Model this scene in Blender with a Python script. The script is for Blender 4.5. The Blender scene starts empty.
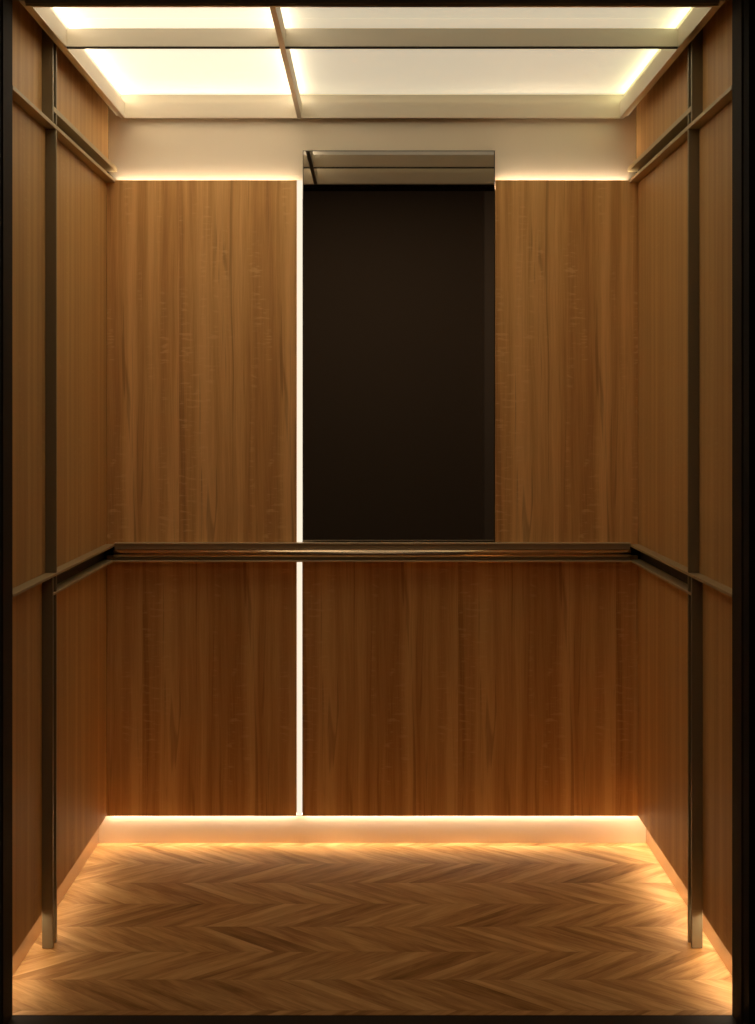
import bpy, bmesh, math
from mathutils import Vector

sc = bpy.context.scene
col = sc.collection

# ------------------------------------------------------------------ frame of reference
# x right, y into the lift car, z up (finished floor = 0), metres
CAMZ = 1.288
FPX = 1597.0

# ------------------------------------------------------------------ node helpers
class NT:
    def __init__(self, name):
        self.m = bpy.data.materials.new(name)
        self.m.use_nodes = True
        self.t = self.m.node_tree
        self.t.nodes.clear()
        self.out = self.t.nodes.new('ShaderNodeOutputMaterial')
    def n(self, kind, **kw):
        nd = self.t.nodes.new(kind)
        for k, v in kw.items():
            setattr(nd, k, v)
        return nd
    def link(self, a, b):
        self.t.links.new(a, b)
    def setin(self, nd, key, v):
        if hasattr(v, 'is_output'):
            self.link(v, nd.inputs[key])
        else:
            nd.inputs[key].default_value = v
    def math(self, op, a, b=0.0, c=None, clamp=False):
        nd = self.n('ShaderNodeMath', operation=op, use_clamp=clamp)
        self.setin(nd, 0, a)
        self.setin(nd, 1, b)
        if c is not None:
            self.setin(nd, 2, c)
        return nd.outputs[0]
    def combine(self, x, y, z):
        nd = self.n('ShaderNodeCombineXYZ')
        self.setin(nd, 0, x); self.setin(nd, 1, y); self.setin(nd, 2, z)
        return nd.outputs[0]
    def noise(self, vec, scale=1.0, detail=4.0, rough=0.55, dist=0.0):
        nd = self.n('ShaderNodeTexNoise')
        self.link(vec, nd.inputs['Vector'])
        nd.inputs['Scale'].default_value = scale
        nd.inputs['Detail'].default_value = detail
        nd.inputs['Roughness'].default_value = rough
        nd.inputs['Distortion'].default_value = dist
        return nd.outputs['Fac']
    def ramp(self, fac, stops):
        nd = self.n('ShaderNodeValToRGB')
        el = nd.color_ramp.elements
        while len(el) < len(stops):
            el.new(0.5)
        for e, (p, c) in zip(el, stops):
            e.position = p
            e.color = (c[0], c[1], c[2], 1)
        self.link(fac, nd.inputs[0])
        return nd.outputs[0]
    def mix(self, fac, a, b, blend='MIX'):
        nd = self.n('ShaderNodeMix', data_type='RGBA', blend_type=blend)
        self.setin(nd, 0, fac)
        for idx, v in ((6, a), (7, b)):
            if hasattr(v, 'is_output'):
                self.link(v, nd.inputs[idx])
            else:
                nd.inputs[idx].default_value = (v[0], v[1], v[2], 1)
        return nd.outputs[2]
    def smooth(self, v, lo, hi):
        nd = self.n('ShaderNodeMapRange', interpolation_type='SMOOTHSTEP')
        self.setin(nd, 0, v)
        nd.inputs[1].default_value = lo
        nd.inputs[2].default_value = hi
        return nd.outputs[0]
    def bsdf(self, color, rough=0.5, metal=0.0, spec=0.5, normal=None, aniso=0.0, coat=0.0):
        b = self.n('ShaderNodeBsdfPrincipled')
        if hasattr(color, 'is_output'):
            self.link(color, b.inputs['Base Color'])
        else:
            b.inputs['Base Color'].default_value = (*color, 1)
        self.setin(b, 'Roughness', rough)
        b.inputs['Metallic'].default_value = metal
        b.inputs['Specular IOR Level'].default_value = spec
        b.inputs['Anisotropic'].default_value = aniso
        b.inputs['Coat Weight'].default_value = coat
        b.inputs['Coat Roughness'].default_value = 0.25
        if normal is not None:
            self.link(normal, b.inputs['Normal'])
        self.link(b.outputs[0], self.out.inputs[0])
        return b
    def bump(self, h, strength, dist=0.001):
        nd = self.n('ShaderNodeBump')
        nd.inputs['Strength'].default_value = strength
        nd.inputs['Distance'].default_value = dist
        self.link(h, nd.inputs['Height'])
        return nd.outputs[0]
    def xyz(self):
        # world position == object space here: every mesh keeps its vertices in metres
        g = self.n('ShaderNodeNewGeometry')
        s = self.n('ShaderNodeSeparateXYZ')
        self.link(g.outputs['Position'], s.inputs[0])
        return s.outputs

# ------------------------------------------------------------------ materials
def oak_panel(name, offset=0.0, zoff=0.0, tint=(1, 1, 1), fade=1.0, midw=0.26, con=0.95):
    """vertical-grain oak laminate; the print repeats every 0.475 m like real laminate"""
    t = NT(name)
    X, Y, Z = t.xyz()
    u0 = t.math('ADD', t.math('ADD', X, Y), offset + 20.0)
    u = t.math('MODULO', u0, 0.475)
    z = t.math('ADD', Z, zoff)
    # slow sideways wander of the grain
    wob = t.math('MULTIPLY', t.math('SUBTRACT', t.noise(t.combine(t.math('MULTIPLY', u, 9.0), 0, t.math('MULTIPLY', z, 1.6)), 1.0, 2.0), 0.5), 0.022)
    uw = t.math('ADD', u, wob)
    bands = t.noise(t.combine(t.math('MULTIPLY', uw, 19.0), 3.1, t.math('MULTIPLY', z, 0.45)), 1.0, 3.0, 0.5)
    mid = t.noise(t.combine(t.math('MULTIPLY', uw, 62.0), 7.7, t.math('MULTIPLY', z, 1.3)), 1.0, 4.0, 0.6)
    fine = t.noise(t.combine(t.math('MULTIPLY', uw, 380.0), 1.3, t.math('MULTIPLY', z, 9.0)), 1.0, 3.0, 0.6)
    s = t.math('ADD', t.math('MULTIPLY', bands, 0.62), t.math('ADD', t.math('MULTIPLY', mid, midw), t.math('MULTIPLY', fine, 0.17)))
    s = t.math('ADD', 0.5, t.math('MULTIPLY', t.math('SUBTRACT', s, 0.5), con))
    c = t.ramp(s, [(0.36, (0.37, 0.180, 0.062)), (0.45, (0.50, 0.262, 0.092)),
                   (0.54, (0.62, 0.355, 0.135)), (0.64, (0.76, 0.48, 0.205))])
    # dark cathedral streaks
    st = t.noise(t.combine(t.math('MULTIPLY', uw, 42.0), 12.0, t.math('MULTIPLY', z, 1.4)), 1.0, 2.0, 0.5, 1.2)
    stm = t.math('MULTIPLY', t.smooth(st, 0.60, 0.70), 0.42 * fade)
    c = t.mix(stm, c, (0.22, 0.092, 0.028))
    # small pale cross-grain flecks standing in ladders
    colm = t.smooth(t.noise(t.combine(t.math('MULTIPLY', u, 15.0), 4.4, t.math('MULTIPLY', z, 1.8)), 1.0, 1.0), 0.56, 0.66)
    rung = t.smooth(t.noise(t.combine(t.math('MULTIPLY', u, 24.0), 8.0, t.math('MULTIPLY', z, 105.0)), 1.0, 2.0, 0.5), 0.53, 0.68)
    fl = t.math('MULTIPLY', t.math('MULTIPLY', colm, rung), 0.42 * fade)
    c = t.mix(fl, c, (0.82, 0.56, 0.28))
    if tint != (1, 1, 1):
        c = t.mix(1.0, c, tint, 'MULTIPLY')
    t.bsdf(c, rough=0.50, spec=0.28, normal=t.bump(fine, 0.12, 0.0006))
    return t.m

def chevron_floor(name):
    t = NT(name)
    X, Y, Z = t.xyz()
    W, BW = 0.19, 0.105
    yy = t.math('ADD', Y, 40 * W - 4.606)
    pp = t.math('PINGPONG', yy, W)
    row = t.math('FLOOR', t.math('DIVIDE', yy, W))
    par = t.math('MODULO', row, 2.0)
    u = t.math('ADD', t.math('ADD', X, pp), 10.0)
    ub = t.math('DIVIDE', u, BW)
    bid = t.math('FLOOR', ub)
    ufr = t.math('FRACT', ub)
    wn = t.n('ShaderNodeTexWhiteNoise', noise_dimensions='3D')
    t.link(t.combine(bid, row, 0.5), wn.inputs[0])
    r1 = wn.outputs[0]
    # every board is printed with two or three lamellas of its own tone
    lam = t.math('FLOOR', t.math('MULTIPLY', ub, 3.0))
    wn2 = t.n('ShaderNodeTexWhiteNoise', noise_dimensions='3D')
    t.link(t.combine(lam, row, 3.5), wn2.inputs[0])
    r2 = wn2.outputs[0]
    along = t.math('SUBTRACT', X, pp)
    gv = t.combine(t.math('MULTIPLY', u, 26.0), t.math('MULTIPLY', along, 4.0), t.math('ADD', t.math('MULTIPLY', r1, 40.0), t.math('MULTIPLY', row, 3.3)))
    g1 = t.noise(gv, 1.0, 3.0, 0.55, 0.4)
    gv2 = t.combine(t.math('MULTIPLY', u, 190.0), t.math('MULTIPLY', along, 12.0), t.math('MULTIPLY', r1, 40.0))
    g2 = t.noise(gv2, 1.0, 3.0, 0.6)
    s = t.math('ADD', t.math('MULTIPLY', g1, 0.50), t.math('ADD', t.math('MULTIPLY', g2, 0.20), t.math('ADD', t.math('MULTIPLY', r1, 0.15), t.math('MULTIPLY', r2, 0.15))))
    c = t.ramp(s, [(0.26, (0.21, 0.092, 0.026)), (0.42, (0.40, 0.198, 0.065)),
                   (0.56, (0.58, 0.32, 0.12)), (0.74, (0.74, 0.45, 0.20))])
    # fine joints
    e1 = t.math('MINIMUM', ufr, t.math('SUBTRACT', 1.0, ufr))
    j1 = t.math('SUBTRACT', 1.0, t.smooth(e1, 0.0, 0.012))
    ppe = t.math('MINIMUM', pp, t.math('SUBTRACT', W, pp))
    j2 = t.math('SUBTRACT', 1.0, t.smooth(ppe, 0.0, 0.0012))
    jj = t.math('MULTIPLY', t.math('MAXIMUM', j1, j2), 0.45)
    c = t.mix(jj, c, (0.11, 0.05, 0.02))
    t.bsdf(c, rough=0.6, spec=0.07, normal=t.bump(g2, 0.08, 0.0006))
    return t.m

def brushed(name, color, rough=0.3, axis='z', amount=0.10, metal=1.0):
    t = NT(name)
    X, Y, Z = t.xyz()
    sx = {'x': (3.0, 500.0, 500.0), 'y': (500.0, 3.0, 500.0), 'z': (500.0, 500.0, 3.0)}[axis]
    v = t.combine(t.math('MULTIPLY', X, sx[0]), t.math('MULTIPLY', Y, sx[1]), t.math('MULTIPLY', Z, sx[2]))
    f = t.noise(v, 1.0, 3.0, 0.6)
    r = t.math('ADD', t.math('MULTIPLY', t.math('SUBTRACT', f, 0.5), amount), rough)
    t.bsdf(color, rough=r, metal=metal)
    return t.m

def plain(name, color, rough=0.6, metal=0.0, spec=0.5, speck=0.0):
    t = NT(name)
    if speck:
        X, Y, Z = t.xyz()
        f = t.noise(t.combine(X, Y, Z), 320.0, 2.0, 0.6)
        c = t.mix(t.math('MULTIPLY', f, speck), color, [k * 1.9 for k in color])
        t.bsdf(c, rough, metal, spec)
    else:
        t.bsdf(color, rough, metal, spec)
    return t.m

def glow(name, color, strength):
    t = NT(name)
    e = t.n('ShaderNodeEmission')
    e.inputs[0].default_value = (*color, 1)
    e.inputs[1].default_value = strength
    t.link(e.outputs[0], t.out.inputs[0])
    return t.m

M = {}
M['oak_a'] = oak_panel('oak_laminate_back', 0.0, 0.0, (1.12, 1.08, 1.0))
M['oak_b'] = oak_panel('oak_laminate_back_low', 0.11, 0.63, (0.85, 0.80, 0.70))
M['oak_s'] = oak_panel('oak_laminate_side', 0.21, 0.31, (0.93, 0.96, 0.90), 0.3, 0.18, 0.5)
M['floor'] = chevron_floor('chevron_oak_floor')
BR = (0.46, 0.36, 0.20)
M['bronze_y'] = brushed('bronze_brushed_lengthwise', BR, 0.48, 'y', 0.1, 0.35)
M['bronze_z'] = brushed('bronze_brushed_upright_shaded', (0.25, 0.20, 0.115), 0.48, 'z', 0.1, 0.45)  # rail bronze darkened: front faces get no light, shade is in the colour
M['bronze_x'] = brushed('bronze_brushed_across', (0.60, 0.46, 0.28), 0.40, 'x', 0.1, 0.35)
M['tube'] = brushed('bronze_polished_tube', (0.62, 0.47, 0.31), 0.20, 'x', 0.05)
M['web'] = plain('dark_bronze_channel', (0.030, 0.022, 0.014), 0.55, 0.6)
M['steel_warm'] = brushed('champagne_brushed_steel', (0.73, 0.64, 0.50), 0.40, 'x', 0.1, 0.45)
M['skirt'] = brushed('champagne_satin_steel', (0.74, 0.60, 0.44), 0.38, 'x', 0.06, 0.55)
M['skirt_side'] = brushed('bronze_satin_steel', (0.60, 0.44, 0.28), 0.34, 'y', 0.06, 0.8)
M['frame_metal'] = brushed('ceiling_frame_metal', (0.60, 0.50, 0.38), 0.32, 'y')
M['white'] = plain('ceiling_cream_lacquer', (0.68, 0.61, 0.48), 0.6)
M['jamb'] = plain('dark_bronze_lacquer', (0.022, 0.014, 0.008), 0.75, 0.0, 0.15, speck=0.6)
M['landing'] = plain('unlit_landing_black', (0.010, 0.008, 0.006), 0.9, 0.0, 0.2)  # landing plaster stands unlit; that darkness is put into the colour
M['lobby'] = plain('dark_brown_plaster', (0.30, 0.235, 0.175), 0.85, 0.0, 0.2)
M['lobby_pale'] = plain('brown_plaster', (0.48, 0.39, 0.31), 0.85, 0.0, 0.2)
M['lobby_floor'] = plain('dark_stone_floor', (0.16, 0.13, 0.10), 0.8)
M['carcass'] = plain('car_shell_dark', (0.05, 0.035, 0.02), 0.8)
M['mirror'] = plain('smoked_mirror_glass', (0.31, 0.275, 0.235), 0.02, 1.0)
M['mirror_edge'] = plain('dark_mirror_edge', (0.02, 0.018, 0.015), 0.4, 0.5)

LED_V = glow('led_upright', (1.0, 0.845, 0.65), 0.98)
LED_TOP = glow('led_cove_top', (1.0, 0.84, 0.64), 30.0)
LED_BACK = glow('led_skirting_back', (1.0, 0.83, 0.62), 27.0)
LED_L = glow('led_skirting_left', (1.0, 0.82, 0.58), 10.0)
LED_R = glow('led_skirting_right', (1.0, 0.83, 0.60), 20.0)
LED_CL = glow('led_ceiling_left', (1.0, 0.88, 0.69), 15.0)
LED_CM = glow('led_ceiling_middle', (1.0, 0.88, 0.70), 12.0)
LED_CR = glow('led_ceiling_right', (0.93, 0.95, 0.55), 8.0)
DIFF = None

def backlit(name, color, em, strength):
    t = NT(name)
    b = t.bsdf(color, 0.55)
    b.inputs['Emission Color'].default_value = (*em, 1)
    b.inputs['Emission Strength'].default_value = strength
    return t.m
M['diff_l'] = backlit('backlit_diffuser_warm', (0.80, 0.75, 0.64), (1.0, 0.88, 0.66), 0.90)
M['diff_r'] = backlit('backlit_diffuser_soft', (0.76, 0.73, 0.60), (1.0, 0.90, 0.66), 0.46)

# ------------------------------------------------------------------ mesh helpers
def add_box(bm, x0, x1, y0, y1, z0, z1):
    if x0 > x1: x0, x1 = x1, x0
    if y0 > y1: y0, y1 = y1, y0
    v = [bm.verts.new(p) for p in ((x0, y0, z0), (x1, y0, z0), (x1, y1, z0), (x0, y1, z0),
                                   (x0, y0, z1), (x1, y0, z1), (x1, y1, z1), (x0, y1, z1))]
    for f in ((0, 3, 2, 1), (4, 5, 6, 7), (0, 1, 5, 4), (1, 2, 6, 5), (2, 3, 7, 6), (3, 0, 4, 7)):
        bm.faces.new([v[i] for i in f])

def mesh_obj(name, bm, mat, parent=None, bevel=0.0, smooth=False):
    me = bpy.data.meshes.new(name)
    bmesh.ops.recalc_face_normals(bm, faces=bm.faces)
    bm.to_mesh(me); bm.free()
    me.materials.append(mat)
    o = bpy.data.objects.new(name, me)
    col.objects.link(o)
    if parent is not None:
        o.parent = parent
        o.matrix_parent_inverse = parent.matrix_world.inverted()
    if bevel:
        b = o.modifiers.new('bevel', 'BEVEL')
        b.width = bevel; b.segments = 2; b.limit_method = 'ANGLE'
    if smooth:
        for p in me.polygons:
            p.use_smooth = True
    return o

def box(name, dims, mat, parent=None, bevel=0.0):
    bm = bmesh.new()
    lst = dims if isinstance(dims, list) else [dims]
    for d in lst:
        add_box(bm, *d)
    return mesh_obj(name, bm, mat, parent, bevel)

def tag(o, label, cat, group=None):
    o['label'] = label
    o['category'] = cat
    if group:
        o['group'] = group
    return o

def struct(name, dims, mat, bevel=0.0):
    o = box(name, dims, mat, None, bevel)
    o['kind'] = 'structure'
    return o

def empty(name, loc, label, cat, group=None):
    o = bpy.data.objects.new(name, None)
    o.empty_display_size = 0.05
    o.location = loc
    col.objects.link(o)
    o.matrix_world.translation = Vector(loc)
    return tag(o, label, cat, group)

# ------------------------------------------------------------------ main dimensions
PX = 0.800      # inner face of the side panels
WX = 0.828      # wall / skirting face
FY = 3.440      # front edge of the car floor
PY = 4.807      # face of the back panels
WY = 4.842      # fascia face
TOP = 2.330     # top of the walls
FL = 0.7740     # inner edge of the metal flanges
V1, V1b = 3.868, 3.880      # front upright flange
V2, V2b = 3.909, 3.921      # rear upright flange
SK = 0.087      # underside of the panels
HA, HAb = 0.899, 0.906      # handrail-level flange, upper
HB, HBb = 0.854, 0.860      # lower
UA, UAb = 1.9935, 2.003     # top rail, lower flange
UB, UBb = 2.031, 2.044      # upper flange

# ------------------------------------------------------------------ setting
struct('floor', (-0.86, 0.86, FY, 4.88, -0.05, 0.0), M['floor'])
struct('ceiling', (-0.88, 0.88, FY, 4.90, TOP, TOP + 0.03), M['carcass'])
struct('wall_left', (-0.87, -WX - 0.004, FY, 4.90, 0.0, TOP), M['carcass'])
struct('wall_right', (WX + 0.004, 0.87, FY, 4.90, 0.0, TOP), M['carcass'])
struct('wall_back', (-WX - 0.003, WX + 0.003, WY + 0.006, 4.90, 0.0, TOP), M['carcass'])

# skirtings, set back under the panels
struct('baseboard_back', (-WX, WX, 4.830, WY + 0.005, 0.0, SK + 0.006), M['skirt'])
struct('baseboard_left', (-WX - 0.003, -WX, FY, 4.829, 0.0, SK + 0.006), M['skirt_side'])
struct('baseboard_right', (WX, WX + 0.003, FY, 4.829, 0.0, SK + 0.006), M['skirt_side'])

# metal fascia over the back panels
fas = struct('trim_1', (-PX + 0.0005, PX - 0.0005, WY, WY + 0.005, 1.95, TOP - 0.001), M['steel_warm'])

# door surround: jambs, header and threshold, then the landing wall round it, its unlit black put into the colour
JX, JY, HZ = 0.7748, 3.352, CAMZ + 0.8975
door = empty('door_1', (0, FY, 0), 'dark lift doorway surround', 'doorway')
del door['label']; del door['category']
door['kind'] = 'structure'
box('door_jamb', (-0.90, -JX, JY, FY - 0.0005, 0.0, HZ), M['jamb'], door, 0.001)
box('door_jamb', (JX, 0.90, JY, FY - 0.0005, 0.0, HZ), M['jamb'], door, 0.001)
box('door_header', (-0.90, 0.90, JY, FY - 0.0005, HZ + 0.0005, TOP + 0.03), M['jamb'], door, 0.001)
box('threshold', (-0.90, 0.90, JY - 0.002, FY - 0.0005, -0.05, -0.0005), M['jamb'], door, 0.001)
struct('wall_front', [(-2.2, -0.7785, 3.30, JY - 0.001, 0.0, 3.0), (0.7785, 2.2, 3.30, JY - 0.001, 0.0, 3.0),
                      (-0.7785, 0.7785, 3.30, JY - 0.001, HZ + 0.003, 3.0)], M['landing'])
# landing room behind the camera, seen only in the smoked mirror
o = struct('floor_landing', (-2.2, 2.2, -1.3, JY - 0.003, -0.05, -0.002), M['lobby_floor'])
o = struct('wall_landing', (-2.2, 2.2, -1.4, -1.3, 0.0, 3.0), M['lobby'])
o = struct('trim_2', (0.76, 2.2, -1.299, -1.15, 0.0, 3.0), M['lobby_pale'])
o = struct('wall_landing_left', (-2.3, -2.2, -1.4, 3.35, 0.0, 3.0), M['landing'])
o = struct('wall_landing_right', (2.2, 2.3, -1.4, 3.35, 0.0, 3.0), M['landing'])
o = struct('ceiling_landing', (-2.3, 2.3, -1.4, 3.35, 3.0, 3.05), M['landing'])

# ------------------------------------------------------------------ wood panels
GP = 'oak wall panels of the lift car'
def panel(dims, mat, label, lip=None, ledge=False):
    if lip is not None:                # low panels: a thin front lip hides the light strip fixed under the core
        x0, x1, y0, y1, z0, z1 = dims
        dims = [(x0, x1, y0, y1, z0 + 0.006, z1)]
        dims.append((x0, x1, y0, y0 + 0.005, z0, z0 + 0.006) if lip == 'y' else (x0, x0 + lip * 0.005, y0, y1, z0, z0 + 0.006))
    if ledge:                          # the top light strip lies on a step behind the face
        x0, x1, y0, y1, z0, z1 = dims
        dims = [dims, (x0, x1, y1, 4.8385, z0, 1.978)]
    o = box('wood_panel', dims, mat, None, 0.0007 if lip is None else 0.0)
    return tag(o, label, 'wall panel', GP)

e = 0.0006
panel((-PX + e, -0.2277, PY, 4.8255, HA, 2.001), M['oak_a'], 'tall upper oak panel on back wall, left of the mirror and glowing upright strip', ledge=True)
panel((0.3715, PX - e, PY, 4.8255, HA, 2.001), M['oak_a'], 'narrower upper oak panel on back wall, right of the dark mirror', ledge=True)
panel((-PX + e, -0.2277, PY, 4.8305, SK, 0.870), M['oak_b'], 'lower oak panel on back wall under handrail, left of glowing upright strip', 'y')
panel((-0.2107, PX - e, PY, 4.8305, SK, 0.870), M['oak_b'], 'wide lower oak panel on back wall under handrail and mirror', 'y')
for s, side in ((-1, 'left'), (1, 'right')):
    a, b = s * PX, s * (WX + 0.0005)
    y0 = FY + 0.001
    panel((a, b, y0, V1 - e, SK, HA - e), M['oak_s'], f'oak panel low on the {side} side wall, between door jamb and metal upright', s)
    panel((a, b, V2b + e, 4.829, SK, HB - e), M['oak_s'], f'oak panel low on the {side} side wall, behind metal upright, reaching back corner', s)
    panel((a, b, y0, V2 - e, HAb + e, UA - e), M['oak_s'], f'tall narrow oak panel midway up the {side} side wall, next to door jamb')
    panel((a, b, V2b + e, WY - e, HAb + e, UA - e), M['oak_s'], f'tall oak panel midway up the {side} side wall, between metal upright and back corner')
    panel((a, b, y0, V1 - e, UAb + e, TOP - e), M['oak_s'], f'small oak panel at top of the {side} side wall, next to door header')
    panel((a, b, V2b + e, WY - e, UBb + e, TOP - e), M['oak_s'], f'oak panel at top of the {side} side wall beside ceiling light, touching back fascia')

# ------------------------------------------------------------------ metal channel trims of the side walls
for s, side in ((-1, 'left'), (1, 'right')):
    a, b = s * (WX - 0.0002), s * FL
    w0, w1 = s * 0.822, s * 0.806
    # upright
    up = empty('upright_trim', (s * PX, V1, 0.0), f'dark bronze metal upright on the {side} side wall, running floor to ceiling', 'metal trim', 'side wall uprights')
    for nm, y0, y1, zz in (('front_flange', V1, V1b, ((0.001, HA - e), (UAb + e, TOP - e))),
                           ('rear_flange', V2, V2b, ((0.001, HB - e), (HBb + e, HA - e), (HAb + e, UA - e), (UAb + e, UB - e), (UBb + e, TOP - e)))):
        for z0, z1 in zz:
            # below the panels the flange stands clear of the skirting and its light strip
            box(nm, [(a, b, y0, y1, z0, z1)] if z0 > 0.01 else [(a, b, y0, y1, SK + 0.0065, z1), (s * (PX + 0.0001), b, y0, y1, z0, SK + 0.0065)],
                M['bronze_z'], up, 0.0008)
    box('channel_web', [(w0, w1, V1b + e, V2 - e, 0.090, HB - e), (w0, w1, V1b + e, V2 - e, UBb + e, TOP - e)], M['web'], up)
    # handrail-level rail
    hr = empty('side_rail', (s * PX, FY, HB), f'dark bronze metal rail at handrail height along the {side} side wall', 'rail', 'side rails at handrail height')
    box('upper_flange', (a, b, FY + 0.001, PY - e, HA, HAb), M['bronze_y'], hr, 0.0008)
    box('lower_flange', (a, b, V1b + e, PY - e, HB, HBb), M['bronze_y'], hr, 0.0008)
    box('channel_web', [(w0, w1, V2b + e, PY - e, HBb + e, HA - e), (w0, w1, V1b + e, V2 - e, HBb + e, HA - e)], M['web'], hr)
    # rail near the ceiling
    tr = empty('top_rail', (s * PX, FY, UA), f'dark bronze metal rail high on the {side} side wall, below ceiling light', 'rail', 'side rails near the ceiling')
    box('lower_flange', (a, b, FY + 0.001, WY - e, UA, UAb), M['bronze_y'], tr, 0.0008)
    box('upper_flange', (a, b, V1b + e, WY - e, UB, UBb), M['bronze_y'], tr, 0.0008)
    box('channel_web', [(w0, w1, V2b + e, WY - e, UAb + e, UB - e), (w0, w1, V1b + e, V2 - e, UAb + e, UB - e)], M['web'], tr)

# ------------------------------------------------------------------ handrail on the back wall
hb = empty('handrail', (0, PY, 0.856), 'long bronze handrail with a round tube across the back wall, under the mirror', 'handrail')
HX = FL - 0.001
box('backplate', (-HX, HX, 4.789, PY - e, 0.8605, 0.9070), M['bronze_x'], hb, 0.0006)
box('upper_flange', (-HX, HX, 4.776, PY - e, 0.9072, 0.9115), M['bronze_x'], hb, 0.0008)
box('lower_flange', (-HX, HX, 4.756, PY - e, 0.8560, 0.8602), M['bronze_x'], hb, 0.0008)
bm = bmesh.new()
R, CY, CZ, N = 0.0128, 4.7745, 0.8800, 40
rings = []
for x, r in ((-HX - 0.000, R - 0.002), (-HX + 0.002, R), (HX - 0.002, R), (HX, R - 0.002)):
    rings.append([bm.verts.new((x, CY + r * math.cos(2 * math.pi * k / N), CZ + r * math.sin(2 * math.pi * k / N))) for k in range(N)])
for r0, r1 in zip(rings, rings[1:]):
    for k in range(N):
        bm.faces.new((r0[k], r0[(k + 1) % N], r1[(k + 1) % N], r1[k]))
bm.faces.new(rings[0]); bm.faces.new(list(reversed(rings[-1])))
mesh_obj('rail_tube', bm, M['tube'], hb, 0, True)

# ------------------------------------------------------------------ smoked mirror
MZ1 = CAMZ + 0.8065
mr = box('mirror', (-0.2085, 0.3690, 4.8345, 4.8415, 0.872, MZ1 - 0.002), M['mirror'])
tag(mr, 'tall dark smoked mirror on the back wall, standing above the handrail', 'mirror')
box('mirror_edge', [(-0.2103, -0.2087, 4.833, 4.8415, 0.872, MZ1), (0.3692, 0.3712, 4.833, 4.8415, 0.872, MZ1),
                    (-0.2086, 0.3691, 4.833, 4.8415, MZ1 - 0.0018, MZ1)], M['mirror_edge'], mr)

# ------------------------------------------------------------------ light strips
def strip(dims, mat, label, group=None):
    o = box('light_strip', dims, mat)
    return tag(o, label, 'light strip', group)
strip((-0.2272, -0.2112, 4.808, 4.832, SK + 0.001, 2.001), LED_V, 'thin glowing upright light strip between left oak panels and the mirror')
strip((-PX + 0.001, -0.229, 4.8256, 4.838, 1.978, 1.9885), LED_TOP, 'light strip along top edge of the upper left back panel, washing the metal fascia')
strip((0.3790, PX - 0.001, 4.8256, 4.838, 1.978, 1.9885), LED_TOP, 'light strip along top edge of the upper right back panel, washing the metal fascia')
strip((-0.800, 0.800, 4.813, 4.827, SK + 0.0022, SK + 0.0059), LED_BACK, 'light strip under the back wall panels, lighting skirting and far floor edge')
strip((-0.822, -0.8065, FY + 0.004, 4.800, SK + 0.0022, SK + 0.0059), LED_L, 'light strip under the left side wall panels, lighting the left floor edge')
strip((0.8065, 0.822, FY + 0.004, 4.800, SK + 0.0022, SK + 0.0059), LED_R, 'light strip under the right side wall panels, lighting the right floor edge')

# ------------------------------------------------------------------ ceiling light
CZ0 = CAMZ + 0.899     # underside of the grid
CZ1 = CAMZ + 0.947     # top of the bars
CZ2 = CAMZ + 0.972     # diffuser underside
XI, XO = 0.745, 0.758
YF, YB = 3.492, 4.815
cl = empty('ceiling_light', (0, 4.15, CZ0), 'large glowing grid ceiling light of four cream panels in thin metal bars', 'ceiling light')
cap = 0.004
def bar(nm, x0, x1, y0, y1):
    key = 'web' if nm == 'cross_bar' else 'frame_metal'
    r = box(nm, (x0, x1, y0, y1, CZ0 + cap, CZ1), M['white'], cl)
    box('metal_cap', (x0, x1, y0, y1, CZ0, CZ0 + cap - 0.0002), M[key], r, 0.0005)
    return r
bar('frame_bar', -XO, -XI, YF, YB)
bar('frame_bar', XI, XO, YF, YB)
bar('frame_bar', -XI + 0.0003, XI - 0.0003, YB - 0.013, YB)
bar('frame_bar', -XI + 0.0003, XI - 0.0003, YF, YF + 0.013)
bar('long_bar', -0.2255, -0.2125, YF + 0.0133, YB - 0.0133)
bar('cross_bar', -XI + 0.0003, -0.2258, 3.891, 3.902)
bar('cross_bar', -0.2122, XI - 0.0003, 3.891, 3.902)
# housing round the cove above the bars
box('housing', [(-0.772, -0.7585, YF - 0.004, YB + 0.006, CZ0 + 0.010, CZ2 + 0.02), (0.7585, 0.772, YF - 0.004, YB + 0.006, CZ0 + 0.010, CZ2 + 0.02),
                (-0.7583, 0.7583, YB + 0.0003, YB + 0.006, CZ0 + 0.010, CZ2 + 0.02), (-0.7583, 0.7583, YF - 0.004, YF - 0.0003, CZ0 + 0.004, CZ2 + 0.02)],
    M['white'], cl)
ym = 3.8965
xm = -0.219
for x0, x1, y0, y1, k in ((-0.758, xm - e, YF, ym - e, 'diff_l'), (xm + e, 0.758, YF, ym - e, 'diff_r'),
                          (-0.758, xm - e, ym + e, YB, 'diff_l'), (xm + e, 0.758, ym + e, YB, 'diff_r')):
    box('diffuser', (x0, x1, y0, y1, CZ2, CZ2 + 0.006), M[k], cl)
box('led_tape', (-0.7575, -0.7515, YF + 0.02, YB - 0.02, CZ1 + 0.0002, CZ1 + 0.006), LED_CL, cl)
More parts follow.
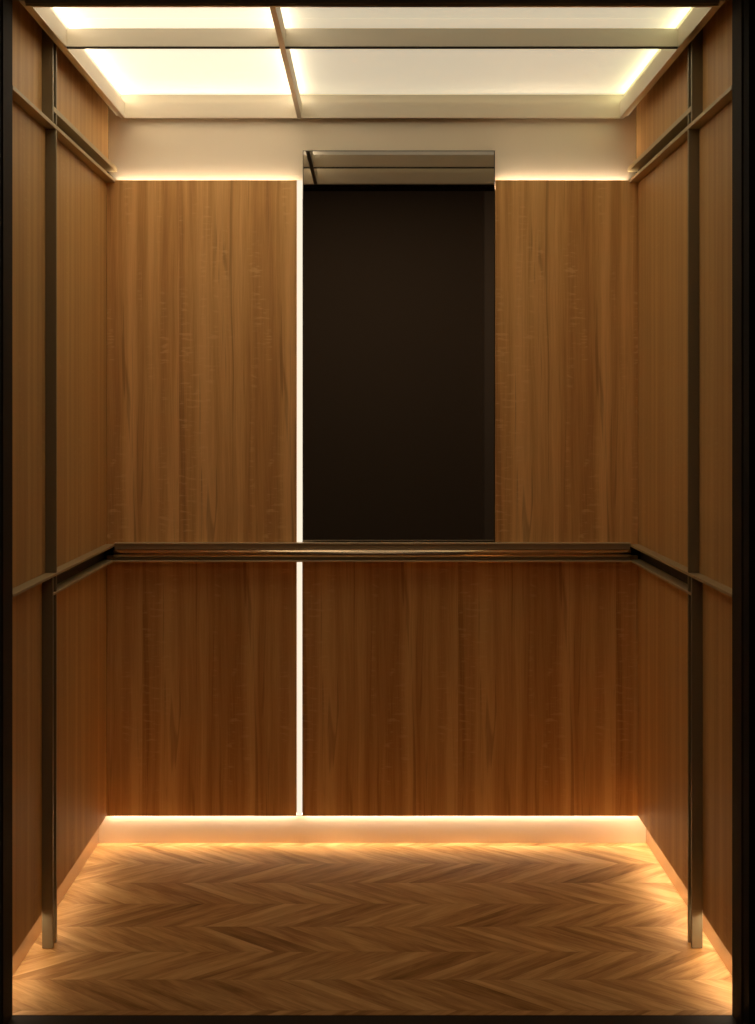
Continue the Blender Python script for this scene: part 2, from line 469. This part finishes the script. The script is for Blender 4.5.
box('led_tape', (0.7515, 0.7575, YF + 0.02, YB - 0.02, CZ1 + 0.0002, CZ1 + 0.006), LED_CR, cl)
box('led_tape', (-0.2215, -0.2165, YF + 0.02, YB - 0.02, CZ1 + 0.0002, CZ1 + 0.006), LED_CM, cl)
# hangers carry the light from the car roof
for hx in (-0.5, 0.5):
    for hy in (3.8, 4.6):
        box('hanger', (hx - 0.005, hx + 0.005, hy, hy + 0.01, CZ2 + 0.0062, TOP - 0.0005), M['carcass'], cl)

# unseen fill light added above the landing to brighten what the smoked mirror reflects
sp = bpy.data.lights.new('landing_fill', 'AREA')
sp.shape = 'RECTANGLE'; sp.size = 1.6; sp.size_y = 0.8
sp.energy = 12.0; sp.color = (1.0, 0.80, 0.60)
so = bpy.data.objects.new('landing_fill', sp); col.objects.link(so)
so.location = (0.0, 0.2, 2.97)

# ------------------------------------------------------------------ world, camera, view
w = bpy.data.worlds.new('world')
sc.world = w
w.use_nodes = True
w.node_tree.nodes['Background'].inputs[0].default_value = (0.010, 0.008, 0.006, 1)
w.node_tree.nodes['Background'].inputs[1].default_value = 0.3

cam = bpy.data.cameras.new('camera')
co = bpy.data.objects.new('camera', cam)
col.objects.link(co)
co.location = (0, 0, CAMZ)
co.rotation_euler = (math.pi / 2, 0, 0)
cam.sensor_fit = 'HORIZONTAL'
cam.sensor_width = 36.0
# for portrait frames Blender scales the shift by the larger side
cam.lens = FPX / 755.0 * 36.0
cam.shift_x = 5.2 / 755.0
cam.shift_y = -95.0 / 755.0
cam.clip_start = 0.05
sc.camera = co

vs = sc.view_settings
sc.display_settings.display_device = 'sRGB'
vs.view_transform = 'Standard'
vs.look = 'None'
vs.gamma = 1.0
vs.use_curve_mapping = False
vs.exposure = 0.14

sc.cycles.use_denoising = True
sc.cycles.max_bounces = 14
sc.cycles.diffuse_bounces = 8
sc.cycles.glossy_bounces = 6
sc.cycles.caustics_refractive = False
sc.cycles.blur_glossy = 0.5
sc.cycles.sample_clamp_indirect = 6.0
